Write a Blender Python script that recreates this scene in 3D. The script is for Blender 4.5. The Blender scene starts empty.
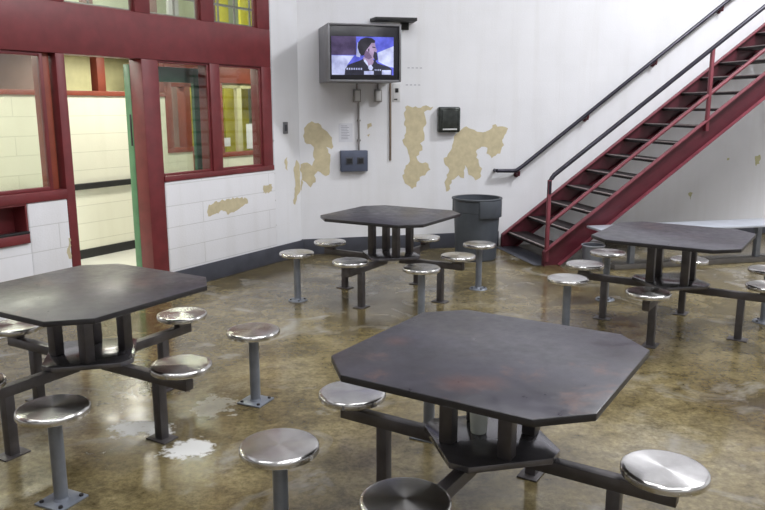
import bpy, bmesh, math, random
from mathutils import Matrix, Vector
random.seed(7)
PI = math.pi
scene = bpy.context.scene
COL = scene.collection

# ------------------------------------------------------------------ frames
CORNER = (-0.96, 8.6)
AB = 0.2404                    # back wall: local x along it, local y into it
AL = PI/2 - 0.545              # left wall: local x along it (corner = 0), local y into the corridor
FB = (CORNER, AB)
FL = (CORNER, AL)
FW = ((0, 0), 0.0)

def to_world(fr, x, y):
    (ox, oy), a = fr
    c, s = math.cos(a), math.sin(a)
    return (ox + c*x - s*y, oy + s*x + c*y)

# ------------------------------------------------------------------ materials
def new_mat(name):
    m = bpy.data.materials.new(name); m.use_nodes = True
    nt = m.node_tree
    return m, nt, nt.nodes['Principled BSDF']

def lnk(nt, a, b): nt.links.new(a, b)

def noise(nt, scale, detail=4, rough=0.55, coord='Object', dist=0.0, vec=None, mscale=None):
    n = nt.nodes.new('ShaderNodeTexNoise')
    n.inputs['Scale'].default_value = scale
    n.inputs['Detail'].default_value = detail
    n.inputs['Roughness'].default_value = rough
    n.inputs['Distortion'].default_value = dist
    if vec is None:
        tc = nt.nodes.new('ShaderNodeTexCoord'); vec = tc.outputs[coord]
    if mscale:
        mp = nt.nodes.new('ShaderNodeMapping'); mp.inputs['Scale'].default_value = mscale
        lnk(nt, vec, mp.inputs['Vector']); vec = mp.outputs['Vector']
    lnk(nt, vec, n.inputs['Vector'])
    return n

def ramp(nt, fac, stops):
    r = nt.nodes.new('ShaderNodeValToRGB')
    e = r.color_ramp.elements
    e[0].position, e[0].color = stops[0][0], (*stops[0][1], 1)
    e[1].position, e[1].color = stops[-1][0], (*stops[-1][1], 1)
    for p, c in stops[1:-1]:
        k = e.new(p); k.color = (*c, 1)
    lnk(nt, fac, r.inputs['Fac'])
    return r

def mixc(nt, fac, a, b, mode='MIX'):
    n = nt.nodes.new('ShaderNodeMix'); n.data_type = 'RGBA'; n.blend_type = mode
    if hasattr(fac, 'links'): lnk(nt, fac, n.inputs['Factor'])
    else: n.inputs['Factor'].default_value = fac
    for v, s in ((a, 'A'), (b, 'B')):
        sock = [i for i in n.inputs if i.name == s and i.type == 'RGBA'][0]
        if hasattr(v, 'links'): lnk(nt, v, sock)
        else: sock.default_value = (*v, 1)
    return [o for o in n.outputs if o.type == 'RGBA'][0]

def bump(nt, bsdf, height, strength=0.2, dist=0.01):
    b = nt.nodes.new('ShaderNodeBump')
    b.inputs['Strength'].default_value = strength; b.inputs['Distance'].default_value = dist
    lnk(nt, height, b.inputs['Height']); lnk(nt, b.outputs['Normal'], bsdf.inputs['Normal'])

def simple(name, col, rough=0.5, metal=0.0, var=0.12, scale=9.0, bmp=0.0, spec=None):
    m, nt, b = new_mat(name)
    n = noise(nt, scale)
    d = tuple(c*(1-var) for c in col); l = tuple(min(1, c*(1+var)) for c in col)
    r = ramp(nt, n.outputs['Fac'], [(0.3, d), (0.7, l)])
    lnk(nt, r.outputs['Color'], b.inputs['Base Color'])
    b.inputs['Roughness'].default_value = rough; b.inputs['Metallic'].default_value = metal
    if spec is not None: b.inputs['Specular IOR Level'].default_value = spec
    if bmp: bump(nt, b, n.outputs['Fac'], bmp)
    return m

def emis(name, col, strength):
    m, nt, b = new_mat(name)
    b.inputs['Base Color'].default_value = (0.01, 0.01, 0.012, 1)
    b.inputs['Roughness'].default_value = 0.25
    n = noise(nt, 7, 3, 0.5)
    r = ramp(nt, n.outputs['Fac'], [(0.35, tuple(c*0.55 for c in col)), (0.68, tuple(min(1.0, c*1.25+0.04) for c in col))])
    lnk(nt, r.outputs['Color'], b.inputs['Emission Color'])
    b.inputs['Emission Strength'].default_value = strength
    return m

def mat_white_wall(name, base, blocks=False):
    m, nt, b = new_mat(name)
    n = noise(nt, 1.3, 6, 0.6)
    r = ramp(nt, n.outputs['Fac'], [(0.25, tuple(c*0.93 for c in base)), (0.6, base)])
    n2 = noise(nt, 22, 5, 0.7)
    r2 = ramp(nt, n2.outputs['Fac'], [(0.24, (0.55, 0.52, 0.46)), (0.34, (1, 1, 1))])
    col = mixc(nt, 0.30, r.outputs['Color'], r2.outputs['Color'], 'MULTIPLY')
    n4 = noise(nt, 2.2, 3, 0.5, mscale=(3.0, 3.0, 0.22))
    r4 = ramp(nt, n4.outputs['Fac'], [(0.30, (0.88, 0.87, 0.84)), (0.50, (1, 1, 1))])
    col = mixc(nt, 0.35, col, r4.outputs['Color'], 'MULTIPLY')
    tc = nt.nodes.new('ShaderNodeTexCoord'); sx = nt.nodes.new('ShaderNodeSeparateXYZ')
    cb = nt.nodes.new('ShaderNodeCombineXYZ')
    lnk(nt, tc.outputs['Object'], sx.inputs[0]); lnk(nt, sx.outputs['X'], cb.inputs['X']); lnk(nt, sx.outputs['Z'], cb.inputs['Y'])
    br = nt.nodes.new('ShaderNodeTexBrick')
    br.inputs['Scale'].default_value = 1.0
    br.inputs['Brick Width'].default_value = 1.6 if blocks else 0.406; br.offset = 0.37; br.inputs['Row Height'].default_value = 0.2032
    br.inputs['Mortar Size'].default_value = 0.005 if blocks else 0.003
    br.inputs['Mortar Smooth'].default_value = 0.4
    br.inputs['Color1'].default_value = (1, 1, 1, 1); br.inputs['Color2'].default_value = (0.97, 0.97, 0.97, 1)
    br.inputs['Mortar'].default_value = (0.74, 0.74, 0.72, 1) if blocks else (0.97, 0.97, 0.96, 1)
    lnk(nt, cb.outputs[0], br.inputs['Vector'])
    col = mixc(nt, 0.75 if blocks else 0.5, col, br.outputs['Color'], 'MULTIPLY')
    lnk(nt, col, b.inputs['Base Color'])
    b.inputs['Roughness'].default_value = 0.55
    n3 = noise(nt, 60, 3, 0.6)
    add = nt.nodes.new('ShaderNodeMath'); add.operation = 'MULTIPLY_ADD'; add.inputs[1].default_value = -1.5 if blocks else -0.15
    lnk(nt, br.outputs['Fac'], add.inputs[0]); lnk(nt, n3.outputs['Fac'], add.inputs[2])
    bump(nt, b, add.outputs[0], 0.25, 0.006)
    return m

def mat_floor():
    m, nt, b = new_mat('stained_concrete')
    tc = nt.nodes.new('ShaderNodeTexCoord'); O = tc.outputs['Object']
    n1 = noise(nt, 0.9, 6, 0.62, vec=O, dist=0.6)
    r1 = ramp(nt, n1.outputs['Fac'], [(0.28, (0.066, 0.049, 0.024)), (0.45, (0.132, 0.104, 0.048)),
                                      (0.58, (0.205, 0.168, 0.088)), (0.75, (0.30, 0.27, 0.20))])
    n2 = noise(nt, 7.0, 8, 0.72, vec=O, dist=0.4)
    r2 = ramp(nt, n2.outputs['Fac'], [(0.32, (0.42, 0.40, 0.36)), (0.5, (0.95, 0.95, 0.95)), (0.68, (1.35, 1.36, 1.36))])
    col = mixc(nt, 0.85, r1.outputs['Color'], r2.outputs['Color'], 'MULTIPLY')
    n5 = noise(nt, 30.0, 6, 0.8, vec=O)
    r5 = ramp(nt, n5.outputs['Fac'], [(0.33, (0.42, 0.40, 0.36)), (0.64, (1.35, 1.34, 1.32))])
    col = mixc(nt, 0.8, col, r5.outputs['Color'], 'MULTIPLY')
    n3 = noise(nt, 1.7, 5, 0.6, vec=O, dist=1.2)
    r3 = ramp(nt, n3.outputs['Fac'], [(0.56, (0, 0, 0)), (0.72, (1, 1, 1))])
    col = mixc(nt, r3.outputs['Color'], col, (0.27, 0.255, 0.225))
    # scattered white powder by the table leg: ragged blobs with a shape of their own
    nz = noise(nt, 16, 5, 0.7, vec=O)
    nzb = noise(nt, 4.5, 3, 0.6, vec=O)
    prev = None
    for (px, py, rad, k) in ((-0.99, 3.55, 0.185, 1.0), (-1.36, 3.76, 0.17, 0.95), (-1.22, 3.72, 0.13, 0.95), (-0.98, 4.10, 0.20, 0.25)):
        mp = nt.nodes.new('ShaderNodeVectorMath'); mp.operation = 'DISTANCE'
        mp.inputs[1].default_value = (px, py, 0.0); lnk(nt, O, mp.inputs[0])
        ad = nt.nodes.new('ShaderNodeMath'); ad.operation = 'MULTIPLY_ADD'; ad.inputs[1].default_value = -1.0/rad; ad.inputs[2].default_value = 1.0
        lnk(nt, mp.outputs['Value'], ad.inputs[0])
        a2 = nt.nodes.new('ShaderNodeMath'); a2.operation = 'MULTIPLY_ADD'; a2.inputs[1].default_value = 1.7; 
        s5 = nt.nodes.new('ShaderNodeMath'); s5.operation = 'SUBTRACT'; s5.inputs[1].default_value = 0.55
        lnk(nt, nz.outputs['Fac'], s5.inputs[0]); lnk(nt, s5.outputs[0], a2.inputs[0])
        s6 = nt.nodes.new('ShaderNodeMath'); s6.operation = 'MULTIPLY_ADD'; s6.inputs[1].default_value = 1.6
        s7 = nt.nodes.new('ShaderNodeMath'); s7.operation = 'SUBTRACT'; s7.inputs[1].default_value = 0.5
        lnk(nt, nzb.outputs['Fac'], s7.inputs[0]); lnk(nt, s7.outputs[0], s6.inputs[0]); lnk(nt, ad.outputs[0], s6.inputs[2])
        lnk(nt, s6.outputs[0], a2.inputs[2])
        rr = nt.nodes.new('ShaderNodeMapRange'); rr.inputs['From Min'].default_value = 0.22; rr.inputs['From Max'].default_value = 0.45
        rr.inputs['To Max'].default_value = k
        lnk(nt, a2.outputs[0], rr.inputs['Value'])
        if prev is None: prev = rr.outputs['Result']
        else:
            mx = nt.nodes.new('ShaderNodeMath'); mx.operation = 'MAXIMUM'
            lnk(nt, prev, mx.inputs[0]); lnk(nt, rr.outputs['Result'], mx.inputs[1]); prev = mx.outputs[0]
    col = mixc(nt, prev, col, (0.72, 0.72, 0.70))
    lnk(nt, col, b.inputs['Base Color'])
    nr = noise(nt, 2.4, 6, 0.65, vec=O, dist=0.5)
    rr = ramp(nt, nr.outputs['Fac'], [(0.3, (0.09, 0.09, 0.09)), (0.65, (0.27, 0.27, 0.27))])
    rfin = mixc(nt, prev, rr.outputs['Color'], (0.9, 0.9, 0.9))
    lnk(nt, rfin, b.inputs['Roughness'])
    b.inputs['Specular IOR Level'].default_value = 0.62
    bump(nt, b, n2.outputs['Fac'], 0.07, 0.01)
    return m

def mat_steel(name, rough=0.24, col=(0.72, 0.71, 0.70)):
    m, nt, b = new_mat(name)
    b.inputs['Metallic'].default_value = 1.0
    n = noise(nt, 30, 3, 0.6)
    r = ramp(nt, n.outputs['Fac'], [(0.3, tuple(c*0.86 for c in col)), (0.7, col)])
    lnk(nt, r.outputs['Color'], b.inputs['Base Color'])
    b.inputs['Roughness'].default_value = rough
    b.inputs['Anisotropic'].default_value = 0.82; b.inputs['Anisotropic Rotation'].default_value = 0.25
    t = nt.nodes.new('ShaderNodeTangent'); t.direction_type = 'RADIAL'; t.axis = 'Z'
    lnk(nt, t.outputs['Tangent'], b.inputs['Tangent'])
    return m

def mat_tabletop():
    m, nt, b = new_mat('worn_dark_laminate')
    tc = nt.nodes.new('ShaderNodeTexCoord'); oi = nt.nodes.new('ShaderNodeObjectInfo')
    va = nt.nodes.new('ShaderNodeVectorMath'); va.operation = 'ADD'
    cb = nt.nodes.new('ShaderNodeCombineXYZ'); mm = nt.nodes.new('ShaderNodeMath'); mm.operation = 'MULTIPLY'; mm.inputs[1].default_value = 40
    lnk(nt, oi.outputs['Random'], mm.inputs[0]); lnk(nt, mm.outputs[0], cb.inputs['X'])
    lnk(nt, tc.outputs['Object'], va.inputs[0]); lnk(nt, cb.outputs[0], va.inputs[1])
    V = va.outputs[0]
    n1 = noise(nt, 2.6, 6, 0.65, vec=V)
    r1 = ramp(nt, n1.outputs['Fac'], [(0.3, (0.016, 0.0145, 0.021)), (0.7, (0.040, 0.037, 0.054))])
    n2 = noise(nt, 2.1, 7, 0.75, vec=V, dist=0.4)
    r2 = ramp(nt, n2.outputs['Fac'], [(0.57, (0, 0, 0)), (0.70, (0.8, 0.8, 0.8))])
    col = mixc(nt, r2.outputs['Color'], r1.outputs['Color'], (0.135, 0.070, 0.055))
    n3 = noise(nt, 3.4, 7, 0.7, vec=V, mscale=(1, 2.2, 1))
    r3 = ramp(nt, n3.outputs['Fac'], [(0.66, (0, 0, 0)), (0.74, (0.6, 0.6, 0.6))])
    col = mixc(nt, r3.outputs['Color'], col, (0.26, 0.23, 0.21))
    ge = nt.nodes.new('ShaderNodeNewGeometry')
    for (px, py, pz, rad) in ((0.275, 2.50, 0.76, 0.17), (0.375, 2.50, 0.76, 0.14), (0.06, 2.98, 0.76, 0.12)):
        dn = nt.nodes.new('ShaderNodeVectorMath'); dn.operation = 'DISTANCE'; dn.inputs[1].default_value = (px, py, pz)
        lnk(nt, ge.outputs['Position'], dn.inputs[0])
        m1 = nt.nodes.new('ShaderNodeMath'); m1.operation = 'MULTIPLY_ADD'; m1.inputs[1].default_value = -1.0/rad; m1.inputs[2].default_value = 0.55
        lnk(nt, dn.outputs['Value'], m1.inputs[0])
        nn = noise(nt, 26, 6, 0.75, vec=V)
        m2 = nt.nodes.new('ShaderNodeMath'); m2.operation = 'ADD'; lnk(nt, m1.outputs[0], m2.inputs[0]); lnk(nt, nn.outputs['Fac'], m2.inputs[1])
        rg = nt.nodes.new('ShaderNodeMapRange'); rg.inputs['From Min'].default_value = 0.40; rg.inputs['From Max'].default_value = 0.95; rg.inputs['To Max'].default_value = 0.6
        lnk(nt, m2.outputs[0], rg.inputs['Value'])
        col = mixc(nt, rg.outputs['Result'], col, (0.095, 0.048, 0.044))
    lnk(nt, col, b.inputs['Base Color'])
    n4 = noise(nt, 14, 5, 0.7, vec=V)
    rr = ramp(nt, n4.outputs['Fac'], [(0.3, (0.27,)*3), (0.7, (0.45,)*3)])
    lnk(nt, rr.outputs['Color'], b.inputs['Roughness'])
    b.inputs['Specular IOR Level'].default_value = 0.8
    bump(nt, b, n4.outputs['Fac'], 0.05, 0.004)
    return m

def mat_glass():
    m = bpy.data.materials.new('window_glass'); m.use_nodes = True
    nt = m.node_tree; nt.nodes.clear()
    out = nt.nodes.new('ShaderNodeOutputMaterial')
    tr = nt.nodes.new('ShaderNodeBsdfTransparent'); tr.inputs['Color'].default_value = (0.93, 0.95, 0.92, 1)
    gl = nt.nodes.new('ShaderNodeBsdfGlossy'); gl.inputs['Roughness'].default_value = 0.03
    mx = nt.nodes.new('ShaderNodeMixShader'); mx.inputs[0].default_value = 0.045
    lnk(nt, tr.outputs[0], mx.inputs[1]); lnk(nt, gl.outputs[0], mx.inputs[2]); lnk(nt, mx.outputs[0], out.inputs['Surface'])
    return m

M = {}
M['wall'] = mat_white_wall('white_painted_wall', (0.78, 0.785, 0.815))
M['block'] = mat_white_wall('white_painted_block', (0.80, 0.80, 0.83), True)
M['peel'] = simple('bare_cream_plaster', (0.56, 0.49, 0.32), 0.75, var=0.10, scale=14, bmp=0.2)
M['floor'] = mat_floor()
M['cfloor'] = simple('corridor_floor_painted_sheen', (0.72, 0.72, 0.66), 0.25, var=0.05, scale=3)  # whitish reflection on the floor is put into the base colour
M['cream'] = mat_white_wall('cream_corridor_block', (0.80, 0.79, 0.67), True)
M['ceil'] = simple('ceiling_paint', (0.55, 0.55, 0.56), 0.8, var=0.05, scale=2)
M['red'] = simple('dark_red_frame_paint', (0.165, 0.026, 0.030), 0.42, var=0.16, scale=8)
M['redstair'] = simple('red_stair_paint', (0.078, 0.010, 0.018), 0.42, var=0.18, scale=7)
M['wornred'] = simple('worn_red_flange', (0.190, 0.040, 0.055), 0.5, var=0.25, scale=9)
M['orange'] = simple('orange_red_paint', (0.25, 0.055, 0.030), 0.45, var=0.14, scale=8)
M['green'] = simple('green_door_paint', (0.030, 0.115, 0.068), 0.42, var=0.15, scale=8)
M['litgreen'] = simple('lit_green_frame_paint', (0.10, 0.25, 0.13), 0.42, var=0.15, scale=8)  # lit copy of the green paint: light on the frame edge put into colour
M['base'] = simple('grey_baseboard_paint', (0.055, 0.058, 0.074), 0.45, var=0.18, scale=7)
M['black'] = simple('black_rubber', (0.012, 0.012, 0.013), 0.5, var=0.2)
M['seat'] = mat_steel('brushed_stainless')
M['galv'] = simple('grey_painted_post', (0.215, 0.235, 0.275), 0.36, 0.35, var=0.16, scale=12)
M['frame'] = simple('dark_bronze_frame', (0.098, 0.090, 0.093), 0.36, 0.35, var=0.25, scale=10)
M['plateg'] = simple('polished_dark_plate', (0.16, 0.155, 0.17), 0.16, 0.6, var=0.2, scale=10)
M['top'] = mat_tabletop()
M['edge'] = simple('black_table_edge', (0.020, 0.018, 0.020), 0.35, var=0.2)
M['glass'] = mat_glass()
M['can'] = simple('grey_bin_plastic', (0.062, 0.071, 0.086), 0.48, var=0.14, scale=6)
M['rail'] = simple('dark_handrail_paint', (0.030, 0.028, 0.042), 0.32, 0.4, var=0.2)
M['tread'] = simple('dark_tread_plate', (0.020, 0.015, 0.016), 0.6, 0.0, var=0.3, scale=20, spec=0.25)
M['nosing'] = simple('worn_tread_nosing', (0.30, 0.25, 0.245), 0.5, 0.1, var=0.3, scale=16)
M['tvbox'] = simple('grey_steel_cabinet', (0.20, 0.20, 0.215), 0.42, 0.35, var=0.12)
M['tvface'] = simple('tv_bezel', (0.018, 0.018, 0.024), 0.25, var=0.1)
M['bluebox'] = simple('blue_grey_box_paint', (0.090, 0.105, 0.155), 0.42, 0.2, var=0.12)
M['conduit'] = simple('dull_conduit_metal', (0.30, 0.29, 0.28), 0.45, 0.5, var=0.2)
M['brown'] = simple('tan_wood_strip', (0.17, 0.125, 0.09), 0.6, var=0.2)
M['paper'] = simple('white_paper', (0.66, 0.67, 0.72), 0.7, var=0.04)
M['ink'] = simple('grey_print', (0.30, 0.30, 0.36), 0.7, var=0.1)
M['plate'] = simple('pale_wall_plate', (0.62, 0.62, 0.62), 0.5, var=0.06)
M['dispm'] = simple('dark_gloss_metal', (0.060, 0.066, 0.062), 0.22, 0.55, var=0.35, scale=14)
M['bench'] = simple('pale_blue_grey_bench_paint', (0.50, 0.53, 0.60), 0.30, 0.25, var=0.08, scale=4)
M['kerb'] = simple('grey_floor_rail', (0.13, 0.12, 0.11), 0.6, var=0.2)
M['cup'] = simple('white_foam_cup', (0.72, 0.76, 0.70), 0.6, var=0.03)
M['yellow'] = simple('mustard_yellow_panel', (0.50, 0.46, 0.035), 0.5, var=0.2, scale=6)
M['byellow'] = simple('bright_yellow_panel', (0.85, 0.78, 0.05), 0.5, var=0.1, scale=6)
M['palegreen'] = simple('pale_green_wall', (0.66, 0.72, 0.56), 0.6, var=0.08, scale=3)
M['rose'] = simple('dull_rose_panel', (0.30, 0.19, 0.17), 0.6, var=0.12, scale=5)
M['olive'] = simple('olive_tan_panel', (0.50, 0.48, 0.27), 0.6, var=0.12, scale=5)
M['tvblue'] = emis('tv_blue_light', (0.11, 0.13, 0.95), 1.0)
M['tvpale'] = emis('tv_pale_light', (0.52, 0.56, 1.0), 1.2)
M['tvpurple'] = emis('tv_purple_light', (0.10, 0.06, 0.19), 0.8)
M['tvsuit'] = emis('tv_dark_suit', (0.012, 0.012, 0.05), 0.6)
M['tvskin'] = emis('tv_skin', (0.42, 0.30, 0.50), 0.95)
M['tvshade'] = emis('tv_skin_dark', (0.20, 0.12, 0.26), 0.9)
M['tvhair'] = emis('tv_hair', (0.02, 0.015, 0.04), 0.5)

# ------------------------------------------------------------------ mesh builder
class MB:
    def __init__(self): self.bm = bmesh.new()
    def _add(self, t, mat, smooth=False):
        for f in t.faces:
            f.material_index = mat; f.smooth = smooth
        me = bpy.data.meshes.new('tmp'); t.to_mesh(me); t.free()
        self.bm.from_mesh(me); bpy.data.meshes.remove(me)
    def box(self, x0, x1, y0, y1, z0, z1, mat=0, bev=0.0, mtx=None, seg=2):
        t = bmesh.new(); bmesh.ops.create_cube(t, size=1)
        bmesh.ops.scale(t, vec=(x1-x0, y1-y0, z1-z0), verts=t.verts)
        bmesh.ops.translate(t, vec=((x0+x1)/2, (y0+y1)/2, (z0+z1)/2), verts=t.verts)
        if bev: bmesh.ops.bevel(t, geom=t.edges[:], offset=bev, segments=seg, affect='EDGES', profile=0.5)
        if mtx: bmesh.ops.transform(t, matrix=mtx, verts=t.verts)
        self._add(t, mat); return self
    def tube(self, pts, r, seg=16, mat=0, square=False, caps=True):
        pts = [Vector(p) for p in pts]; t = bmesh.new(); rings = []
        n = len(pts)
        if square: seg = 4
        for i, p in enumerate(pts):
            d = (pts[min(i+1, n-1)] - pts[max(i-1, 0)]).normalized()
            up = Vector((0, 0, 1)) if abs(d.z) < 0.95 else Vector((0, 1, 0))
            a = d.cross(up).normalized(); b = a.cross(d).normalized()
            k = 1.0
            if 0 < i < n-1:
                d1 = (pts[i]-pts[i-1]).normalized(); k = 1.0/max(0.5, d1.dot(d))
            ring = []
            for j in range(seg):
                an = 2*PI*j/seg + (PI/4 if square else 0)
                rr = r*(math.sqrt(2) if square else 1)
                ring.append(t.verts.new(p + a*math.cos(an)*rr + b*math.sin(an)*rr*k))
            rings.append(ring)
        for i in range(n-1):
            for j in range(seg):
                t.faces.new((rings[i][j], rings[i][(j+1) % seg], rings[i+1][(j+1) % seg], rings[i+1][j]))
        if caps:
            t.faces.new(rings[0][::-1]); t.faces.new(rings[-1])
        bmesh.ops.recalc_face_normals(t, faces=t.faces)
        self._add(t, mat, not square); return self
    def lathe(self, prof, seg=40, mat=0, c=(0, 0, 0), smooth=True):
        t = bmesh.new(); rings = []
        for r, z in prof:
            if r < 1e-6: rings.append([t.verts.new((c[0], c[1], c[2]+z))])
            else: rings.append([t.verts.new((c[0]+r*math.cos(2*PI*j/seg), c[1]+r*math.sin(2*PI*j/seg), c[2]+z)) for j in range(seg)])
        for a, b in zip(rings[:-1], rings[1:]):
            for j in range(seg):
                k = (j+1) % seg
                if len(a) == 1 and len(b) == 1: continue
                if len(a) == 1: t.faces.new((a[0], b[k], b[j]))
                elif len(b) == 1: t.faces.new((a[j], a[k], b[0]))
                else: t.faces.new((a[j], a[k], b[k], b[j]))
        bmesh.ops.recalc_face_normals(t, faces=t.faces)
        self._add(t, mat, smooth); return self
    def prism(self, poly, z0, z1, mat=0, bev=0.0, top_mat=None, mtx=None):
        """polygon in local xy extruded in z; mtx maps it elsewhere"""
        t = bmesh.new()
        f = t.faces.new([t.verts.new((x, y, z0)) for x, y in poly])
        r = bmesh.ops.extrude_face_region(t, geom=[f])
        vs = [g for g in r['geom'] if isinstance(g, bmesh.types.BMVert)]
        bmesh.ops.translate(t, vec=(0, 0, z1-z0), verts=vs)
        bmesh.ops.recalc_face_normals(t, faces=t.faces)
        if bev: bmesh.ops.bevel(t, geom=t.edges[:], offset=bev, segments=2, affect='EDGES', profile=0.5)
        for q in t.faces: q.material_index = mat
        if top_mat is not None:
            for q in t.faces:
                if q.normal.z > 0.9 and q.calc_center_median().z > z1-1e-4: q.material_index = top_mat
        if mtx: bmesh.ops.transform(t, matrix=mtx, verts=t.verts)
        me = bpy.data.meshes.new('tmp'); t.to_mesh(me); t.free()
        self.bm.from_mesh(me); bpy.data.meshes.remove(me); return self
    def face(self, pts, mat=0):
        f = self.bm.faces.new([self.bm.verts.new(p) for p in pts]); f.material_index = mat; return self
    def obj(self, name, mats, parent=None, loc=(0, 0, 0), rot=0.0, sharp=35):
        me = bpy.data.meshes.new(name); self.bm.to_mesh(me); self.bm.free()
        for m in (mats if isinstance(mats, (list, tuple)) else [mats]): me.materials.append(m)
        me.set_sharp_from_angle(angle=math.radians(sharp))
        o = bpy.data.objects.new(name, me); COL.objects.link(o)
        o.location = loc; o.rotation_euler = (0, 0, rot)
        if parent: o.parent = parent
        return o

# xz-polygon -> plane standing up (local y = thickness towards -y)
XZ = Matrix(((1, 0, 0, 0), (0, 0, -1, 0), (0, 1, 0, 0), (0, 0, 0, 1)))

def tag(o, label, cat, group=None):
    o['label'] = label; o['category'] = cat
    if group: o['group'] = group
    return o
def struct(o, label=None):
    o['kind'] = 'structure'
    if label: o['label'] = label
    return o
def thing(name, label, cat, fr, x, y, z=0.0, rot=0.0, group=None):
    o = bpy.data.objects.new(name, None); COL.objects.link(o)
    wx, wy = to_world(fr, x, y)
    o.location = (wx, wy, z); o.rotation_euler = (0, 0, fr[1]+rot)
    o.empty_display_size = 0.1
    return tag(o, label, cat, group)
def framed(mb, name, mats, fr, x=0, y=0, z=0, rot=0.0):
    wx, wy = to_world(fr, x, y)
    return mb.obj(name, mats, None, (wx, wy, z), fr[1]+rot)
def copy_tree(o, parent=None):
    c = o.copy(); COL.objects.link(c)
    if parent: c.parent = parent
    for ch in list(o.children): copy_tree(ch, c)
    return c

def jag(poly, amp, step=0.035, seed=1):
    rnd = random.Random(seed); out = []
    n = len(poly)
    for i in range(n):
        a = Vector(poly[i]); b = Vector(poly[(i+1) % n]); d = b-a
        k = max(1, int(d.length/step)); nn = Vector((-d.y, d.x)).normalized() if d.length else Vector((0, 0))
        for j in range(k):
            q = a + d*(j/k)
            w = 0.4*amp if j == 0 else amp
            q = q + nn*rnd.uniform(-w, w) + (d.normalized()*rnd.uniform(-w, w)*0.3 if d.length else Vector((0, 0)))
            out.append((q.x, q.y))
    return out

# ------------------------------------------------------------------ the setting
E_END = to_world(FB, 10.5, 0); L_END = to_world(FL, -15.5, 0)
P_R = (10.0, -4.4)
f = MB(); f.face([(CORNER[0], CORNER[1], 0), (L_END[0], L_END[1], 0), (P_R[0], P_R[1], 0), (E_END[0], E_END[1], 0)])
struct(f.obj('floor', M['floor']), 'polished stained tan concrete floor')
f = MB(); f.face([(-15.5, 0, 0.0), (4.5, 0, 0.0), (4.5, 7, 0.0), (-15.5, 7, 0.0)])
struct(framed(f, 'floor_corridor', M['cfloor'], FL, 0, 0, 0), 'corridor floor with its bright reflection painted in pale')
HC = 6.3
f = MB(); f.face([(CORNER[0], CORNER[1], HC), (E_END[0], E_END[1], HC), (P_R[0], P_R[1], HC), (L_END[0], L_END[1], HC)])
struct(f.obj('ceiling', M['ceil']))

# back wall with peeled patches
PA = [(0.057,1.485),(0.149,1.563),(0.221,1.537),(0.294,1.465),(0.355,1.411),(0.391,1.302),(0.375,1.237),(0.316,1.267),(0.363,1.175),(0.351,1.084),(0.341,0.938),(0.267,0.947),(0.212,0.984),(0.163,0.942),(0.184,0.86),(0.116,0.796),(0.073,0.863),(0.026,0.89),(0.012,0.762),(0.004,0.78),(0.008,1.072),(0.085,1.089),(0.139,1.052),(0.177,1.124),(0.16,1.196),(0.169,1.269),(0.089,1.306),(0.047,1.396)]
PA2 = [(-0.005,0.762),(-0.066,0.713),(-0.106,0.608),(-0.14,0.63),(-0.113,0.736),(-0.096,0.862),(-0.125,1.009),(-0.062,1.13),(-0.004,1.072)]
PA3 = [(-0.28,1.144),(-0.234,1.169),(-0.229,1.016),(-0.267,1.044)]
PBm = [(1.263,1.728),(1.614,1.728),(1.581,1.681),(1.498,1.666),(1.524,1.572),(1.492,1.454),(1.502,1.336),(1.46,1.297),(1.478,1.217),(1.412,1.138),(1.421,1.09),(1.56,1.048),(1.59,0.975),(1.519,0.916),(1.456,0.889),(1.407,0.777),(1.353,0.746),(1.298,0.8),(1.239,0.882),(1.267,1.001),(1.321,1.08),(1.307,1.18),(1.253,1.279),(1.236,1.338),(1.277,1.456),(1.251,1.612)]
PC = [(1.977,1.459),(2.041,1.498),(2.106,1.458),(2.215,1.429),(2.344,1.448),(2.377,1.508),(2.474,1.495),(2.585,1.466),(2.556,1.406),(2.502,1.325),(2.535,1.264),(2.485,1.162),(2.377,1.102),(2.301,1.165),(2.316,1.226),(2.241,1.247),(2.169,1.187),(2.202,1.085),(2.249,0.982),(2.231,0.859),(2.166,0.832),(2.151,0.873),(2.077,0.903),(2.062,0.986),(2.03,1.027),(2.021,0.864),(1.946,0.906),(1.917,0.878),(1.861,0.847),(1.842,0.745),(1.791,0.705),(1.777,0.788),(1.796,0.91),(1.829,0.97),(1.772,1.032),(1.758,1.113),(1.833,1.192),(1.866,1.272),(1.873,1.372),(1.935,1.431)]
PE = [[(0.802,1.529),(0.849,1.542),(0.862,1.499),(0.81,1.467)], [(0.797,1.404),(0.836,1.417),(0.817,1.379)]]
PD = [(-1.516,0.774),(-1.348,0.794),(-1.108,0.805),(-0.951,0.774),(-0.94,0.725),(-1.024,0.703),(-1.093,0.68),(-1.161,0.657),(-1.242,0.637),(-1.333,0.693),(-1.411,0.673),(-1.482,0.661),(-1.536,0.658),(-1.549,0.704)]
PD2 = [(-0.684,0.89),(-0.54,0.892),(-0.54,0.811),(-0.688,0.801)]
PD3 = [(-3.125,0.677),(-3.105,0.681),(-3.113,0.506),(-3.131,0.509),(-3.148,0.564),(-3.129,0.613)]
w = MB(); w.box(0, 10.5, 0, 0.2, 0, HC)
for i, pl in enumerate([PA, PBm, PC] + PE):
    w.face([(x, -0.0012, z) for x, z in jag(pl, 0.016, 0.03, 10+i)], 1)
for i, pl in enumerate([[(6.19, 1.07), (6.27, 1.09), (6.28, 0.96), (6.22, 0.93)], [(5.755, 1.05), (5.79, 1.05), (5.79, 1.02), (5.755, 1.02)], [(5.2, 0.58), (5.27, 0.6), (5.25, 0.5)]]):
    w.face([(x, -0.0012, z) for x, z in jag(pl, 0.02, 0.03, 60+i)], 3)
for i in range(4):
    for xx, zz in ((1.29+0.05*i, 2.17), (1.27+0.05*i, 1.975)): w.face([(xx, -0.001, zz), (xx+0.028, -0.001, zz), (xx+0.028, -0.001, zz+0.008), (xx, -0.001, zz+0.008)], 2)
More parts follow.
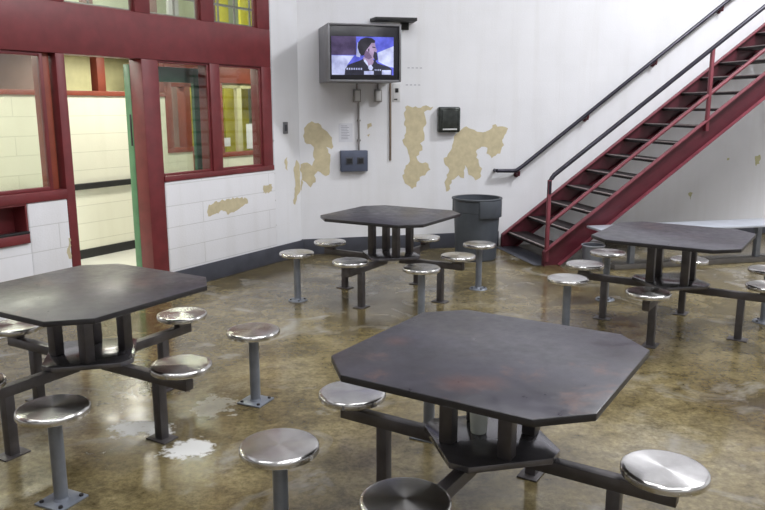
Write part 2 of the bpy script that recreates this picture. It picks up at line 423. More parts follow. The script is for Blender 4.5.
struct(framed(w, 'wall_back', [M['wall'], M['peel'], M['ink'], M['olive']], FB), 'white painted wall with cream patches of peeled paint')
b = MB(); b.box(0.0, 2.50, -0.012, 0, 0, 0.188, 0, 0.004)
b.box(4.0, 10.4, -0.012, 0, 0, 0.188, 0, 0.004)
struct(framed(b, 'baseboard_back', M['base'], FB))

# left wall : strip next the corner, low block wall, low wall by the door
w = MB()
w.box(-0.5, 0.04, 0, 0.2, 0, HC)
w.box(-15.5, -0.5, 0.02, 0.2, 3.7, HC)
for i, pl in enumerate([PA2, PA3]):
    w.face([(x, -0.0012, z) for x, z in jag(pl, 0.010, 0.03, 20+i)], 1)
for zz in (0.42, 0.70, 1.0, 1.36):                       # bolts in the seam
    w.box(-0.475, -0.460, -0.004, 0.0, zz-0.008, zz+0.008, 2)
w.box(-0.4655, -0.4615, -0.0008, 0.001, 0.19, 3.2, 3)
struct(framed(w, 'wall_left', [M['wall'], M['peel'], M['conduit'], M['ink']], FL), 'white wall strip between the red frame and the corner')
w = MB()
w.box(-2.065, -0.475, -0.022, 0.18, 0, 1.045, 0, 0.018, seg=3)
for i, pl in enumerate([PD, PD2]):
    w.face([(x, -0.0232, z) for x, z in jag(pl, 0.012, 0.02, 30+i)], 1)
struct(framed(w, 'wall_left_low', [M['block'], M['peel']], FL), 'low white block wall under the two windows')
w = MB()
w.box(-3.455, -3.10, -0.022, 0.18, 0, 1.0, 0, 0.016, seg=3)
w.face([(x, -0.0232, z) for x, z in jag(PD3, 0.008, 0.02, 40)], 1)
struct(framed(w, 'wall_left_end', [M['block'], M['peel']], FL), 'low white block wall left of the doorway')
w = MB(); w.box(-15.5, -3.455, -0.022, 0.18, 0, 0.69, 0, 0.004)
struct(framed(w, 'wall_left_sill', M['block'], FL), 'low white block wall under the red slot')
w = MB(); w.box(-15.5, -4.6, -0.02, 0.18, 0.69, 1.0, 0, 0.004)
struct(framed(w, 'wall_left_far', M['block'], FL))
b = MB(); b.box(-2.065, 0.0, -0.034, -0.022, 0, 0.185, 0, 0.004)
struct(framed(b, 'baseboard_left', M['base'], FL))
# unseen sides of the hall (bounce light and reflections)
def wall_between(name, a, c, h=HC):
    d = Vector((c[0]-a[0], c[1]-a[1])); L = d.length
    w = MB(); w.box(0, L, -0.2, 0, 0, h)
    o = w.obj(name, M['wall'], None, (a[0], a[1], 0), math.atan2(d.y, d.x)); struct(o)
wall_between('wall_rear', L_END, P_R)
wall_between('wall_right', P_R, E_END)

# red steel framing of the glazed wall
def bars(name, rects, y0=-0.02, y1=0.14, mat='red', bev=0.005, fr=FL, lab=None):
    m = MB()
    for (a, c, z0, z1) in rects: m.box(a, c, y0, y1, z0, z1, 0, bev)
    return struct(framed(m, name, M[mat], fr), lab)
bars('trim_1', [(-9.0, -0.495, 2.14, 2.53)], lab='wide dark red steel header')
bars('trim_2', [(-2.255, -2.07, 0.0, 2.14)], lab='red steel post right of the doorway')
bars('trim_3', [(-1.418, -1.285, 1.05, 2.14)])
bars('trim_4', [(-0.65, -0.495, 1.05, 2.14)])
bars('trim_5', [(-2.07, -0.495, 1.045, 1.098)], y0=-0.03)
bars('trim_6', [(-3.10, -3.02, 0.0, 2.14)], lab='red steel jamb left of the doorway')
bars('trim_7', [(-9.0, -3.10, 1.0, 1.078)], y0=-0.03)
bars('trim_8', [(-3.20, -3.125, 1.078, 2.14)], y0=0.03, mat='orange')
for i, (a, c) in enumerate([(-0.69, -0.495), (-1.50, -1.325), (-2.29, -2.12), (-3.12, -2.98), (-3.95, -3.80)]):
    bars('trim_%d' % (9+i), [(a, c, 2.53, 3.6)], y1=0.06)
bars('trim_14', [(-9.0, -0.495, 3.58, 3.72)])

def window(n, x0, x1, z0, z1, lab, fw=0.022):
    m = MB()
    for (a, c, p, q) in ((x0, x0+fw, z0, z1), (x1-fw, x1, z0, z1), (x0+fw, x1-fw, z0, z0+fw), (x0+fw, x1-fw, z1-fw, z1)):
        m.box(a, c, 0.0, 0.035, p, q, 0, 0.003)
    o = struct(framed(m, 'window_%d' % n, M['red'], FL), lab)
    g = MB(); g.box(x0+fw-0.004, x1-fw+0.004, 0.008, 0.014, z0+fw-0.004, z1-fw+0.004)
    g.obj('pane', M['glass'], o)
    return o
window(1, -1.285, -0.65, 1.098, 2.14, 'right hand red framed window beside the corner')
window(2, -2.07, -1.418, 1.098, 2.14, 'red framed window with a green door behind it')
window(3, -4.6, -3.20, 1.078, 2.14, 'wide red framed window left of the doorway', 0.03)
for i, (a, c) in enumerate([(-1.325, -0.69), (-2.12, -1.50), (-2.98, -2.29), (-3.80, -3.12)]):
    window(4+i, a, c, 2.53, 3.58, ['upper window nearest the corner, yellow panels behind', 'second upper window from the corner', 'third upper window from the corner', 'fourth upper window from the corner'][i], 0.008)

# pass-through slot
t = thing('pass_through_slot', 'dark red steel pass-through slot with a ledge, set in the low white wall at left', 'pass-through slot', FL, -4.02, 0.0, 0.69)
m = MB(); m.box(-0.56, 0.56, 0.14, 0.16, 0.02, 0.31); m.box(0.545, 0.56, -0.02, 0.14, 0.02, 0.31); m.box(-0.56, -0.545, -0.02, 0.14, 0.02, 0.31)
m.box(-0.545, 0.545, -0.02, 0.14, 0.295, 0.31)
m.obj('recess', M['red'], t)
m = MB(); m.box(-0.56, 0.552, -0.045, 0.16, 0.005, 0.080, 0, 0.006); m.obj('ledge', M['red'], t)
m = MB(); m.box(-0.56, 0.552, -0.048, 0.0, 0.080, 0.098, 0, 0.004); m.obj('ledge_lip', M['black'], t)['label'] = 'black ledge edging'

# open green door standing folded back behind window 2, and its latch
m = MB(); x0, x1, y0, y1 = -2.15, -1.30, 0.225, 0.265
m.box(x0, x0+0.10, y0, y1, 0.02, 2.10, 0, 0.004); m.box(x1-0.10, x1, y0, y1, 0.02, 2.10, 0, 0.004)
m.box(x0+0.10, x1-0.10, y0, y1, 1.96, 2.10, 0, 0.004); m.box(x0+0.10, x1-0.10, y0, y1, 0.02, 0.95, 0, 0.004)
bars('trim_40', [(-2.255, -2.20, 0.0, 2.10)], 0.142, 0.222, 'litgreen', lab='green inner door frame edge')
bars('trim_41', [(-2.2585, -2.254, 1.38, 1.66)], 0.155, 0.175, 'black', 0.001, lab='black latch plate')
d = struct(framed(m, 'door_1', M['green'], FL), 'green framed glass door folded back behind the window')
g = MB(); g.box(x0+0.09, x1-0.09, 0.242, 0.248, 0.94, 1.97); g.obj('pane', M['glass'], d)

# ------------------------------------------------------------------ corridor beyond
YC = 2.03
w = MB(); w.box(-9.0, -0.12, YC, YC+0.2, 0, 1.85)
struct(framed(w, 'wall_corridor', M['cream'], FL), 'cream block corridor wall')
b = MB(); b.box(-9.0, -0.12, YC-0.014, YC, 0, 0.105, 0, 0.003)
struct(framed(b, 'baseboard_corridor', M['black'], FL))
t = MB(); t.box(-9.0, -0.14, YC-0.05, YC, 0.80, 0.868, 0, 0.008)
struct(framed(t, 'trim_15', M['black'], FL), 'black bumper rail along the corridor wall')
bars('trim_16', [(-9.0, -0.12, 1.85, 1.905)], YC-0.03, YC+0.2, 'orange')
bars('trim_17', [(-1.11, -1.0, 1.905, 2.42), (-2.62, -2.52, 1.905, 2.42), (-4.1, -4.0, 1.905, 2.42), (-0.22, -0.12, 1.905, 2.42)], YC, YC+0.12, 'orange')
# second glazed wall further on
w = MB(); w.box(-0.12, 0.34, YC+0.02, YC+0.2, 0, 1.14); w.box(0.62, 4.5, YC+0.02, YC+0.2, 0, 1.03)
struct(framed(w, 'wall_corridor_low', M['cream'], FL), 'low cream wall under the far corridor windows')
bars('trim_18', [(-0.12, 0.62, 1.14, 1.20), (0.62, 4.5, 1.03, 1.09), (0.34, 0.62, 0.0, 1.14), (-0.12, 0.0, 1.2, 2.05), (0.22, 0.32, 1.2, 2.05), (0.62, 0.93, 1.09, 2.05), (1.72, 1.85, 1.09, 2.05), (-0.12, 0.62, 1.98, 2.05)], YC, YC+0.14, 'orange')
bars('trim_19', [(-0.12, 4.5, 2.05, 2.46)], YC-0.01, YC+0.14, 'orange')
bars('trim_20', [(1.27, 1.37, 1.09, 2.05), (0.93, 1.72, 1.98, 2.05)], YC+0.05, YC+0.11, 'olive')
w = MB()
w.box(-9, 4.5, 4.2, 4.4, 0, HC)
w.box(4.5, 4.6, 0.2, 4.4, 0, HC)
struct(framed(w, 'wall_far', M['palegreen'], FL), 'pale green far wall seen through the glazing')
def panel(a, c, z0, z1, mat, y=3.2, th=0.05):
    m = MB(); m.box(a, c, y, y+th, z0, z1, 0, 0.004); return m
k = 0
for (a, c, z0, z1, mat, y) in [(1.3, 1.78, 0, 2.15, 'yellow', 2.9), (1.9, 2.45, 0, 2.15, 'yellow', 2.9), (0.46, 0.78, 0, 2.3, 'olive', 2.9), (0.80, 0.95, 0, 2.3, 'rose', 2.9),
                               (0.2, 0.44, 0, 2.3, 'rose', 3.0), (0.97, 1.25, 0, 2.3, 'yellow', 2.95),
                               (-0.60, 0.9, 1.7, 2.46, 'olive', 3.6), (-1.75, -0.85, 1.7, 2.46, 'rose', 3.4)]:
    k += 1
    struct(framed(panel(a, c, z0, z1, mat, y), 'trim_%d' % (20+k), M[mat], FL))
# upper tier seen through the top windows
for (a, c, z0, z1, mat, y) in [(2.25, 2.5, 2.6, 5.2, 'byellow', 3.3), (2.78, 3.08, 2.6, 5.2, 'byellow', 3.3), (1.95, 2.2, 2.6, 5.2, 'rose', 3.3), (1.22, 1.42, 2.6, 5.2, 'ceil', 3.3),
                               (0.72, 1.0, 2.6, 5.2, 'rose', 3.3), (-0.28, -0.1, 2.6, 5.2, 'rose', 3.3)]:
    k += 1
    struct(framed(panel(a, c, z0, z1, mat, y), 'trim_%d' % (20+k), M[mat], FL))
m = MB(); 
for zz in (2.78, 3.0, 3.25): m.tube([(-2.4, 1.6, zz), (2.4, 1.6, zz)], 0.016, 8)
for xx in (-2.3, -1.5, -0.8, -0.3, 0.05, 0.45, 0.75, 1.05, 1.6): m.tube([(xx, 1.6, 2.5), (xx, 1.6, 3.25)], 0.014, 8)
r = framed(m, 'guard_rail', M['conduit'], FL); tag(r, 'thin grey guard rail seen through the upper windows by the corner', 'railing')
c = MB(); c.box(-9.0, 4.5, 0.16, 4.2, 2.46, 2.52)
struct(framed(c, 'ceiling_corridor', M['ceil'], FL))
for i, (x, z, ww, hh, lab) in enumerate([(1.03, 1.235, 0.13, 0.12, 'small square white paper on the window behind the yellow panels'), (1.55, 1.30, 0.22, 0.36, 'larger white paper taped on the window right of the small one')]):
    m = MB(); m.box(-ww/2, ww/2, -0.002, 0.0, -hh/2, hh/2)
    tag(framed(m, 'paper_notice', M['paper'], FL, x, YC+0.045, z), lab, 'paper')

# ------------------------------------------------------------------ wall fittings
# television cabinet
t = thing('wall_television', 'television in a grey steel cabinet mounted high on the white wall', 'television', FB, 0.245, 0.0, 1.992)
TW, TH, TD = 0.80, 0.60, 0.62
m = MB()
m.box(0, 0.02, -TD, 0, 0, TH, 0, 0.004); m.box(TW-0.02, TW, -TD, 0, 0, TH, 0, 0.004)
m.box(0.02, TW-0.02, -TD, 0, 0, 0.02, 0, 0.003); m.box(0.02, TW-0.02, -TD, 0, TH-0.02, TH, 0, 0.003)
m.box(0.02, TW-0.02, -0.02, 0, 0.02, TH-0.02)
m.obj('cabinet', M['tvbox'], t)
m = MB(); m.box(0.02, TW-0.02, -TD+0.015, -TD+0.075, 0.02, TH-0.02, 0, 0.006); bez = m.obj('bezel', M['tvface'], t)
yb = -TD+0.0135
def tvp(x, y): return (0.013 + (x-100)/328*0.705, 0.070 + (330-y)/195*0.398)
m = MB(); yy = yb
def tvpoly(pts, mat, depth):
    m.face([(tvp(x, y)[0], yb-0.0006*depth, tvp(x, y)[1]) for x, y in pts], mat)
tvpoly([(112, 135), (428, 135), (428, 330), (112, 330)], 0, 0)
tvpoly([(112, 135), (236, 135), (236, 228), (112, 230)], 2, 1)
tvpoly([(112, 232), (225, 232), (190, 280), (180, 330), (112, 330)], 1, 1)
tvpoly([(345, 215), (428, 180), (428, 290), (400, 285), (350, 262)], 1, 1)
tvpoly([(243, 165), (236, 235), (255, 240), (262, 200), (248, 165)], 1, 1)
tvpoly([(176, 330), (180, 300), (195, 278), (250, 258), (275, 245), (302, 268), (330, 250), (345, 270), (400, 285), (418, 297), (418, 330)], 3, 2)
tvpoly([(272, 236), (290, 246), (322, 250), (326, 262), (308, 292), (290, 275), (272, 252)], 4, 3)
tvpoly([(300, 282), (312, 276), (322, 292), (316, 306), (304, 306), (296, 294)], 1, 4)
tvpoly([(284, 200), (300, 178), (314, 163), (331, 164), (335, 185), (343, 206), (336, 214), (335, 236), (322, 249), (300, 251), (282, 242), (272, 226)], 4, 4)
tvpoly([(243, 190), (246, 165), (260, 148), (285, 139), (315, 142), (333, 154), (331, 166), (314, 166), (302, 184), (288, 202), (276, 228), (263, 233), (251, 216)], 5, 5)
tvpoly([(318, 184), (334, 187), (334, 192), (319, 190)], 5, 5); tvpoly([(296, 196), (303, 194), (303, 210), (297, 210)], 3, 5); tvpoly([(284, 205), (300, 212), (318, 240), (300, 251), (282, 242), (273, 227)], 6, 5)
tvpoly([(280, 248), (292, 262), (300, 290), (290, 278), (274, 258)], 1, 6)
tvpoly([(328, 208), (342, 216), (346, 250), (334, 258), (322, 236)], 3, 5)
x = 186
while x < 262: tvpoly([(x, 294), (x+7, 294), (x+7, 304), (x, 304)], 1, 6); x += 12
tvpoly([(275, 310), (325, 308), (325, 328), (275, 328)], 1, 6); tvpoly([(367, 304), (414, 303), (414, 327), (367, 327)], 1, 6)
for q in range(330, 365, 9): tvpoly([(q, 300), (q+5, 300), (q+5, 307), (q, 307)], 1, 6)
scr = m.obj('screen', [M['tvblue'], M['tvpale'], M['tvpurple'], M['tvsuit'], M['tvskin'], M['tvhair'], M['tvshade']], t)
scr['label'] = 'lit screen showing a dark-haired man in a suit'
# dark bracket behind the television
t = thing('wall_bracket', 'flat black metal bracket sticking out above the right end of the television', 'bracket', FB, 0.84, 0.0, 2.66)
m = MB(); m.prism([(0, 0), (0.52, 0), (0.50, -0.22), (0.02, -0.20)], 0.02, 0.055, 0, 0.004); m.obj('bracket_plate', M['black'], t)
m = MB(); m.box(0.36, 0.46, -0.012, 0, -0.06, 0.02, 0, 0.003); m.obj('wall_plate', M['black'], t)
# conduits, junction boxes
for i, (x, zb, lab) in enumerate([(0.679, 1.225, 'left conduit box under the television, its pipe running down to the blue box'), (0.93, 1.70, 'right conduit box under the television, without a long pipe below')]):
    t = thing('conduit_box', lab, 'conduit box', FB, x, 0.0, 1.78, group='conduit boxes under the television')
    m = MB(); m.box(-0.042, 0.042, -0.05, 0, 0, 0.145, 0, 0.005); m.obj('box_body', M['conduit'], t)
    m = MB(); m.box(-0.028, 0.028, -0.054, -0.05, 0.015, 0.13, 0, 0.002); m.obj('cover_plate', M['plate'], t)
    m = MB(); m.tube([(0.0, -0.018, 0.145), (0.0, -0.018, 0.21)], 0.012, 10)
    if i == 0: m.tube([(0.02, -0.018, 0.0), (0.02, -0.018, zb-1.78)], 0.012, 10); m.box(0.0, 0.04, -0.035, 0, -0.22, -0.20, 0, 0.003); m.box(0.0, 0.04, -0.035, 0, -0.45, -0.43, 0, 0.003)
    m.obj('conduit_pipe', M['conduit'], t)
m = MB(); m.box(-0.011, 0.011, -0.02, 0, 0, 0.90, 0, 0.003)
tag(framed(m, 'wall_strip', M['brown'], FB, 1.081, 0, 1.098), 'thin brown strip running down the wall from the right end of the television', 'strip')
t = thing('switch_plate', 'pale rectangular switch plate on the wall just right of the brown strip', 'switch', FB, 1.157, 0.0, 1.785)
m = MB(); m.box(-0.045, 0.045, -0.008, 0, 0, 0.21, 0, 0.003); m.obj('plate', M['plate'], t)
m = MB(); m.box(-0.018, 0.022, -0.018, -0.008, 0.105, 0.155, 0, 0.004); m.obj('knob', M['black'], t)
m = MB(); m.box(-0.03, 0.01, -0.012, -0.008, 0.02, 0.035, 0, 0.002); m.obj('slot', M['black'], t)
t = thing('outlet_box', 'blue-grey wall box with two dark square sockets, below the paper notice', 'outlet box', FB, 0.47, 0.0, 0.98)
m = MB(); m.box(0, 0.325, -0.075, 0, 0, 0.246, 0, 0.010); m.obj('box_body', M['bluebox'], t)
for xx in (0.063, 0.197):
    m = MB(); m.box(xx-0.004, xx+0.082, -0.083, -0.075, 0.085, 0.168, 0, 0.003); m.box(xx+0.01, xx+0.068, -0.086, -0.083, 0.099, 0.154, 1); m.obj('socket', [M['base'], M['black']], t)
m = MB(); m.box(0, 0.165, -0.003, 0, 0, 0.215)
for i in range(9): m.box(0.03, 0.03+random.uniform(0.07, 0.115), -0.0036, -0.003, 0.035+i*0.0185, 0.041+i*0.0185, 1)
tag(framed(m, 'paper_notice', [M['paper'], M['ink']], FB, 0.462, 0, 1.322), 'white printed paper notice taped to the wall under the television', 'paper')
t = thing('wall_dispenser', 'small dark glossy metal box on the white wall above the peeled paint', 'wall box', FB, 1.66, 0.0, 1.425)
m = MB(); m.box(0, 0.272, -0.085, 0, 0, 0.30, 0, 0.022, seg=3); m.obj('housing', M['dispm'], t)
m = MB(); m.box(0.035, 0.237, -0.092, -0.085, 0.045, 0.27, 0, 0.010, seg=3); m.obj('front_panel', M['dispm'], t)
m = MB(); m.box(0.045, 0.225, -0.100, -0.090, 0.028, 0.046, 0, 0.004); m.obj('lip', M['plate'], t)['label'] = 'bright lower lip'
m = MB(); m.box(-0.04, 0.04, -0.012, 0, 0, 0.13, 0, 0.004); m.box(-0.022, 0.022, -0.015, -0.012, 0.03, 0.10, 1)
tag(framed(m, 'wall_plate', [M['tvbox'], M['base']], FL, -0.255, 0, 1.43), 'small grey metal plate on the white strip left of the corner', 'wall plate')
# wall handrail
t = thing('wall_handrail', 'dark handrail fixed to the white wall above the stairs', 'handrail', FB, 2.42, -0.09, 0.0)
SL = 0.748
m = MB(); pts = [(0, 0, 0.955), (0.20, 0, 0.950), (0.25, 0, 0.955), (0.30, 0, 0.985)]
pts += [(0.34+i*0.5, 0, 1.012+i*0.5*SL) for i in range(0, 8)]
m.tube(pts, 0.024, 14); m.tube([(0, 0, 0.955), (-0.004, 0.085, 0.955)], 0.022, 12)
m.obj('rail', M['rail'], t)
for xx in (0.29, 1.19, 2.10, 3.0):
    zz = 0.975 + (xx-0.29)*SL if xx > 0.3 else 0.968
    m = MB(); m.tube([(xx, 0.0, zz-0.02), (xx, 0.005, zz-0.065), (xx, 0.088, zz-0.07)], 0.014, 10)
    m.tube([(xx, 0.076, zz-0.07), (xx, 0.089, zz-0.07)], 0.036, 16)
    m.obj('bracket', M['redstair'], t)['label'] = 'dark red bracket'

# ------------------------------------------------------------------ stairs
st = thing('staircase', 'red steel open-riser staircase rising to the right along the white wall', 'staircase', FB, 2.54, -1.24, 0.0)
K = 0.737; SE = 4.6; WI = 1.16
def stringer_poly():
    return [(-0.035, 0.0), (0.152, 0.0), (SE, 0.915*0+ -0.112+K*SE), (SE, 0.192+K*SE), (-0.035, 0.166)]
for (yc, outw) in ((0.0, -1), (WI, -1)):
    m = MB()
    m.prism(stringer_poly(), -0.006, 0.006, 0, 0.0, None, Matrix.Translation((0, yc, 0)) @ XZ)
    a = math.atan(K); L = SE/math.cos(a)
    for (bz, x_s) in ((0.192, -0.035), (-0.112, 0.152)):
        # flanges along the top and bottom edges, facing out
        x0 = x_s; z0 = bz + K*x0; LL = (SE-x0)/math.cos(a)
        mt = Matrix.Translation((x0, yc, z0)) @ Matrix.Rotation(-a, 4, 'Y')
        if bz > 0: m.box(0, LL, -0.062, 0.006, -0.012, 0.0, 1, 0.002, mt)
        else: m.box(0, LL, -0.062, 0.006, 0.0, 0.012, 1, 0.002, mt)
    m.box(-0.041, -0.029, yc-0.06, yc+0.006, 0.0, 0.162, 0, 0.002)
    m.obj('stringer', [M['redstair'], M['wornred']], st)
RISE, RUN = 0.1905, 0.2585
for i in range(17):
    z = RISE*(i+1); x0 = 0.045 + RUN*i
    m = MB(); m.box(x0+0.018, x0+0.262, 0.008, WI-0.012, z-0.035, z-0.004, 0, 0.003)
    m.box(x0, x0+0.018, 0.008, WI-0.012, z-0.038, z-0.012, 0, 0.002); m.box(x0-0.002, x0+0.022, 0.008, WI-0.012, z-0.012, z, 1, 0.003)
    m.obj('tread', [M['tread'], M['nosing']], st)
# balustrade: posts, handrail, mid rail
for xx, z0 in ((0.0, 0.17), (1.895, 0.192+K*1.895-0.03), (3.75, 0.192+K*3.75-0.03)):
    m = MB(); zt = 0.965+K*xx if xx else 0.95
    m.box(xx-0.019, xx+0.019, -0.045, -0.007, z0-0.10 if xx else 0.05, zt, 0, 0.004)
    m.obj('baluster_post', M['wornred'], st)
m = MB(); zt = 0.968
m.tube([(0.0, -0.026, 0.80), (0.0, -0.026, zt-0.03), (0.02, -0.026, zt-0.003), (0.05, -0.026, zt+K*0.05), (SE, -0.026, zt+K*SE)], 0.024, 14)
m.obj('handrail', M['rail'], st)['label'] = 'dark blue-grey handrail'
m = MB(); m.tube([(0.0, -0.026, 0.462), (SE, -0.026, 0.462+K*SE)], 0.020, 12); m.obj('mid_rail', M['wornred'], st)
m = MB(); m.box(-0.12, 0.18, 0.01, WI-0.02, 0.0, 0.006, 0, 0.002); m.obj('floor_plate', M['base'], st)

# ------------------------------------------------------------------ tables
S2, CH = 1.059/2, 0.157
RS, HS = 0.686, 0.450
SEAT_PROF = [(0, 0.0), (0.09, 0.0), (0.141, 0.0), (0.1435, -0.0003), (0.150, -0.003), (0.1540, -0.007), (0.155, -0.012), (0.155, -0.026), (0.153, -0.031), (0.149, -0.033), (0.146, -0.033), (0.146, -0.026), (0.140, -0.024), (0, -0.024)]
def seat_obj(parent, x, y, z=HS):
    m = MB(); m.lathe(SEAT_PROF, 56); m.lathe([(0.0, -0.024), (0.060, -0.024), (0.060, -0.040), (0.0, -0.040)], 24)
    return m.obj('seat', M['seat'], parent, (x, y, z))
def make_table():
    t = bpy.data.objects.new('dining_table', None); COL.objects.link(t)
    a, b = S2, S2-CH
    octo = [(-a, -b), (-b, -a), (b, -a), (a, -b), (a, b), (b, a), (-b, a), (-a, b)]
    m = MB(); m.prism(octo, 0.732, 0.760, 1, 0.004, 0); m.obj('tabletop', [M['top'], M['edge']], t)
    m = MB(); m.prism([(-0.20, -0.20), (0.20, -0.20), (0.20, 0.20), (-0.20, 0.20)], 0.722, 0.732); m.obj('mounting_plate', M['frame'], t)
    for sx in (-1, 1):
        for sy in (-1, 1):
            m = MB(); m.box(0.127*sx-0.029, 0.127*sx+0.029, 0.127*sy-0.029, 0.127*sy+0.029, 0.396, 0.722, 0, 0.004)
            m.obj('column', M['frame'], t)
    q, c = 0.285, 0.042
    m = MB(); m.prism([(-q, -c), (-c, -q), (c, -q), (q, -c), (q, c), (c, q), (-c, q), (-q, c)], 0.370, 0.396, 0, 0.002)
    m.obj('lower_plate', M['plateg'], t)
    for (dx, dy) in ((0, -1), (1, 0), (0, 1), (-1, 0)):
        ang = math.atan2(dy, dx); R = Matrix.Rotation(ang, 4, 'Z')
        m = MB(); m.box(0.10, 0.738, -0.0255, 0.0255, 0.316, 0.370, 0, 0.003, R)
        m.box(RS-0.05, RS+0.05, -0.0255, 0.0255, 0.369, 0.4105, 0, 0.002, R)
        m.obj('seat_arm', M['frame'], t)
        m = MB(); m.box(0.515-0.026, 0.515+0.026, -0.026, 0.026, 0.0, 0.318, 0, 0.004, R)
        lg = m.obj('leg', M['frame'], t)
        m = MB(); m.box(0.515-0.07, 0.515+0.07, -0.05, 0.05, 0.0, 0.008, 0, 0.003, R); m.obj('foot_plate', M['frame'], lg)
        seat_obj(t, dx*RS, dy*RS)
    return t
GT = 'dark octagonal tables with four attached steel seats'
tabs = [((0.442, 2.830), -0.562, 'large dark octagonal table nearest the camera, with reddish worn patches'),
        ((0.078, 6.713), -0.536, 'dark octagonal table standing in front of the grey bin and the peeling wall'),
        ((2.261, 5.635), -0.585, 'dark octagonal table in front of the foot of the red staircase, bench behind it'),
        ((-1.616, 3.911), -0.529, 'dark octagonal table at left in front of the doorway')]
proto = make_table()
for i, ((x, y), a, lab) in enumerate(tabs):
    o = proto if i == 0 else copy_tree(proto)
    o.location = (x, y, 0); o.rotation_euler = (0, 0, a); tag(o, lab, 'table', GT)

# free-standing stools
def make_stool(round_base):
    t = bpy.data.objects.new('stool', None); COL.objects.link(t)
    seat_obj(t, 0, 0)
    m = MB(); m.lathe([(0.0, HS-0.036), (0.030, HS-0.036), (0.030, 0.008), (0, 0.008)], 24)
    m.lathe([(0.03, 0.022), (0.037, 0.008), (0.03, 0.008)], 24); m.obj('post', M['galv'], t)
    m = MB()
    if round_base: m.lathe([(0, 0.010), (0.082, 0.010), (0.086, 0.006), (0.086, 0.0), (0, 0.0)], 32)
    else: m.box(-0.08, 0.08, -0.08, 0.08, 0, 0.010, 0, 0.003)
    bp = m.obj('base_plate', M['galv'], t)
    for sx in (-1, 1):
        for sy in (-1, 1):
            k = 0.045 if round_base else 0.058
            m = MB(); m.lathe([(0, 0.019), (0.009, 0.019), (0.010, 0.016), (0.010, 0.010), (0, 0.010)], 8, 0, (k*sx, k*sy, 0), False); m.obj('bolt', M['edge'], bp)
    return t
sq = make_stool(False); rd = make_stool(True)
GS = 'free-standing round steel stools'
def around(ti, deg, r=0.876):
    (cx, cy), a, _ = tabs[ti]
    an = a + math.radians(deg)
    return cx + r*math.cos(an), cy + r*math.sin(an)
LFd, FRd, RBd, LBd = 225, 315, 45, 135
stools = [(0, LFd, 'sq', 'free-standing steel stool nearest the camera, left of the near table'),
          (0, LBd, 'sq', 'free-standing stool half hidden behind the near table, its grey post showing below the top'),
          (1, LFd, 'rd', 'free-standing stool left of the table by the peeling wall, nearest the blue-grey box'),
          (1, FRd, 'rd', 'free-standing stool in front of the table by the peeling wall, just behind the near table'),
          (1, RBd, 'rd', 'free-standing stool standing in front of the grey bin'),
          (2, LFd, 'sq', 'free-standing stool left of the table by the staircase, nearest the camera of that side'),
          (2, LBd, 'rd', 'free-standing stool behind the left corner of the table by the staircase, nearest the bench end'),
          (2, RBd, 'rd', 'free-standing stool at the right edge of the picture, behind the table by the staircase'),
          (3, RBd, 'sq', 'free-standing stool right of the left table, alone on the open floor'),
          (3, FRd, 'sq', 'free-standing stool in front of the left table, bolted square base in full view')]
nud = {(3, FRd): (-0.042, -0.045), (1, FRd): (0.025, 0.0), (2, LBd): (-0.055, 0.03), (0, LFd): (0.012, 0.02), (2, LFd): (0.015, 0.03), (3, RBd): (0.01, 0.02)}
used = set()
for (ti, deg, kd, lab) in stools:
    src = sq if kd == 'sq' else rd
    o = src if kd not in used else copy_tree(src); used.add(kd)
    x, y = around(ti, deg); x += nud.get((ti, deg), (0, 0))[0]; y += nud.get((ti, deg), (0, 0))[1]
    o.location = (x, y, 0); o.rotation_euler = (0, 0, tabs[ti][1] + (0.1 if kd == 'sq' else 0)); tag(o, lab, 'stool', GS)

# cup on the near table's lower plate
m = MB(); m.lathe([(0, 0.002), (0.028, 0.002), (0.031, 0.0), (0.034, 0.006), (0.043, 0.15), (0.046, 0.153), (0.044, 0.157), (0.041, 0.152), (0.033, 0.012), (0, 0.012)], 32)
tag(m.obj('foam_cup', M['cup'], None, (0.402, 2.88, 0.3965)), 'white foam cup on the lower plate under the near table', 'cup')

# trash can
t = thing('trash_can', 'round dark grey plastic trash can against the wall beside the stairs', 'trash can', FB, 1.94, -0.67, 0.0)
m = MB(); m.lathe([(0, 0.0), (0.225, 0.0), (0.235, 0.01), (0.262, 0.55), (0.266, 0.555), (0.270, 0.69), (0.258, 0.69), (0.250, 0.55), (0.215, 0.02), (0, 0.02)], 48)
m.obj('body', M['can'], t)
m = MB(); m.lathe([(0.266, 0.685), (0.284, 0.690), (0.290, 0.700), (0.286, 0.712), (0.272, 0.714), (0.258, 0.708), (0.258, 0.685)], 48); m.obj('rim', M['can'], t)
for an in (-PI/2+0.36, PI/2+0.36):
    m = MB(); arc = [an-0.62+1.24*i/12 for i in range(13)]
    m.prism([(0.262*math.cos(q), 0.262*math.sin(q)) for q in arc] + [(0.290*math.cos(q), 0.290*math.sin(q)) for q in reversed(arc)], 0.50, 0.69, 0, 0.006); m.obj('handle', M['can'], t)

# bench behind the right table
t = thing('bench', 'long pale blue-grey bench under the staircase, behind the right table', 'bench', FB, 2.96, -1.57, 0.0)
m = MB(); m.prism([(0, -0.10), (0.10, -0.215), (3.4, -0.215), (3.4, 0.215), (0, 0.215)], 0.425, 0.450, 0, 0.004); m.obj('bench_top', M['bench'], t)
for xx in (0.42, 2.02, 3.2):
    m = MB(); m.box(xx-0.03, xx+0.03, -0.05, 0.01, 0.055, 0.425, 0, 0.004); m.obj('leg', M['galv'], t)
m = MB(); m.box(0.20, 3.4, -0.075, 0.035, 0, 0.055, 0, 0.005); m.obj('base_rail', M['kerb'], t)

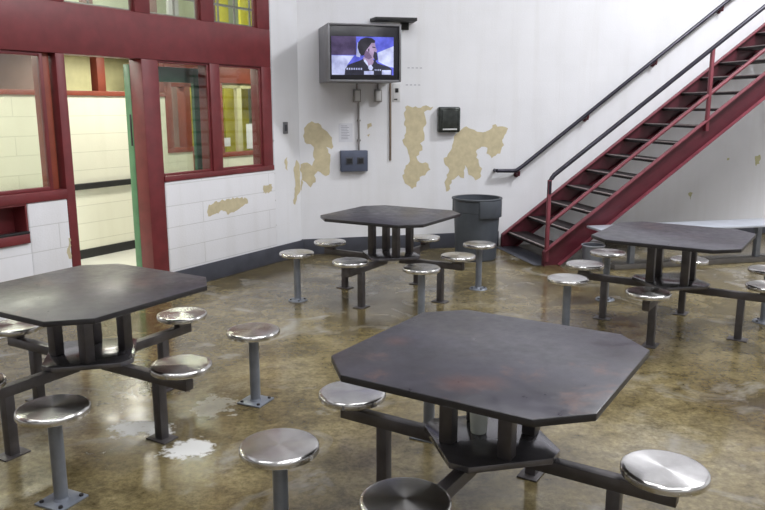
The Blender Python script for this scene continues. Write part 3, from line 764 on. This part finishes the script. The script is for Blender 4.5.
# small bucket by the bench end
t = thing('bucket', 'small blue-grey bucket on the floor under the bench end beside the stairs', 'bucket', FB, 3.00, -1.45, 0.0)
m = MB(); m.lathe([(0, 0.0), (0.095, 0.0), (0.100, 0.006), (0.118, 0.235), (0.125, 0.238), (0.125, 0.250), (0.112, 0.250), (0.096, 0.015), (0, 0.015)], 32); m.obj('body', M['galv'], t)
m = MB(); m.lathe([(0.112, 0.244), (0.126, 0.244), (0.128, 0.252), (0.120, 0.256), (0.112, 0.252)], 32); m.obj('rim', M['bench'], t)['label'] = 'pale blue rim'

# ------------------------------------------------------------------ lights
def area(name, loc, sx, sy, power, col=(1, 0.985, 0.96), rot=0.0, fr=None):
    L = bpy.data.lights.new(name, 'AREA'); L.shape = 'RECTANGLE'; L.size = sx; L.size_y = sy
    L.energy = power; L.color = col
    o = bpy.data.objects.new(name, L); COL.objects.link(o)
    x, y, z = loc
    if fr: x, y = to_world(fr, x, y); rot += fr[1]
    o.location = (x, y, z); o.rotation_euler = (0, 0, rot)
    return o
COOL = (0.96, 0.97, 1.0)
area('hall_light', (5.5, 6.7, 6.0), 1.5, 0.8, 465, COOL, AB)
area('hall_light', (0.8, 4.6, 6.1), 2.4, 0.7, 90, COOL, AB)
area('hall_light', (-2.6, 2.4, 6.1), 2.4, 0.7, 110, COOL, AB)
area('hall_light', (3.2, 2.6, 6.1), 2.4, 0.7, 130, COOL, AB)
area('hall_light', (0.6, 0.6, 6.1), 2.4, 0.7, 130, COOL, AB)
area('hall_light', (5.0, -1.0, 6.1), 2.4, 0.7, 120, COOL, AB)
WARM = (1.0, 0.98, 0.86)
for s in (-4.8, -3.1, -1.0, 1.6): area('corridor_light', (s, 1.2, 2.44), 1.2, 0.4, 34, WARM, 0, FL)
area('far_room_light', (1.4, 2.6, 2.40), 1.2, 0.3, 8, WARM, 0, FL)
area('far_room_light', (-0.2, 2.8, 2.42), 1.0, 0.3, 30, WARM, 0, FL)
area('upper_tier_light', (-1.5, 2.2, 6.0), 5.0, 1.0, 320, WARM, 0, FL)

w = bpy.data.worlds.new('World'); scene.world = w; w.use_nodes = True
w.node_tree.nodes['Background'].inputs['Color'].default_value = (0.75, 0.78, 0.82, 1)
w.node_tree.nodes['Background'].inputs['Strength'].default_value = 0.15

# ------------------------------------------------------------------ camera
cam = bpy.data.cameras.new('Camera'); co = bpy.data.objects.new('Camera', cam); COL.objects.link(co)
cam.sensor_width = 36; cam.lens = 36*737.3/765
co.location = (0, 0, 1.732); co.rotation_euler = (PI/2 - 0.199, 0, 0)
cam.clip_start = 0.05; cam.clip_end = 100
scene.camera = co
scene.view_settings.view_transform = 'Standard'
scene.view_settings.look = 'None'
scene.view_settings.exposure = -0.08
scene.view_settings.gamma = 1.0
scene.view_settings.use_curve_mapping = False
scene.cycles.use_denoising = True
scene.cycles.max_bounces = 10
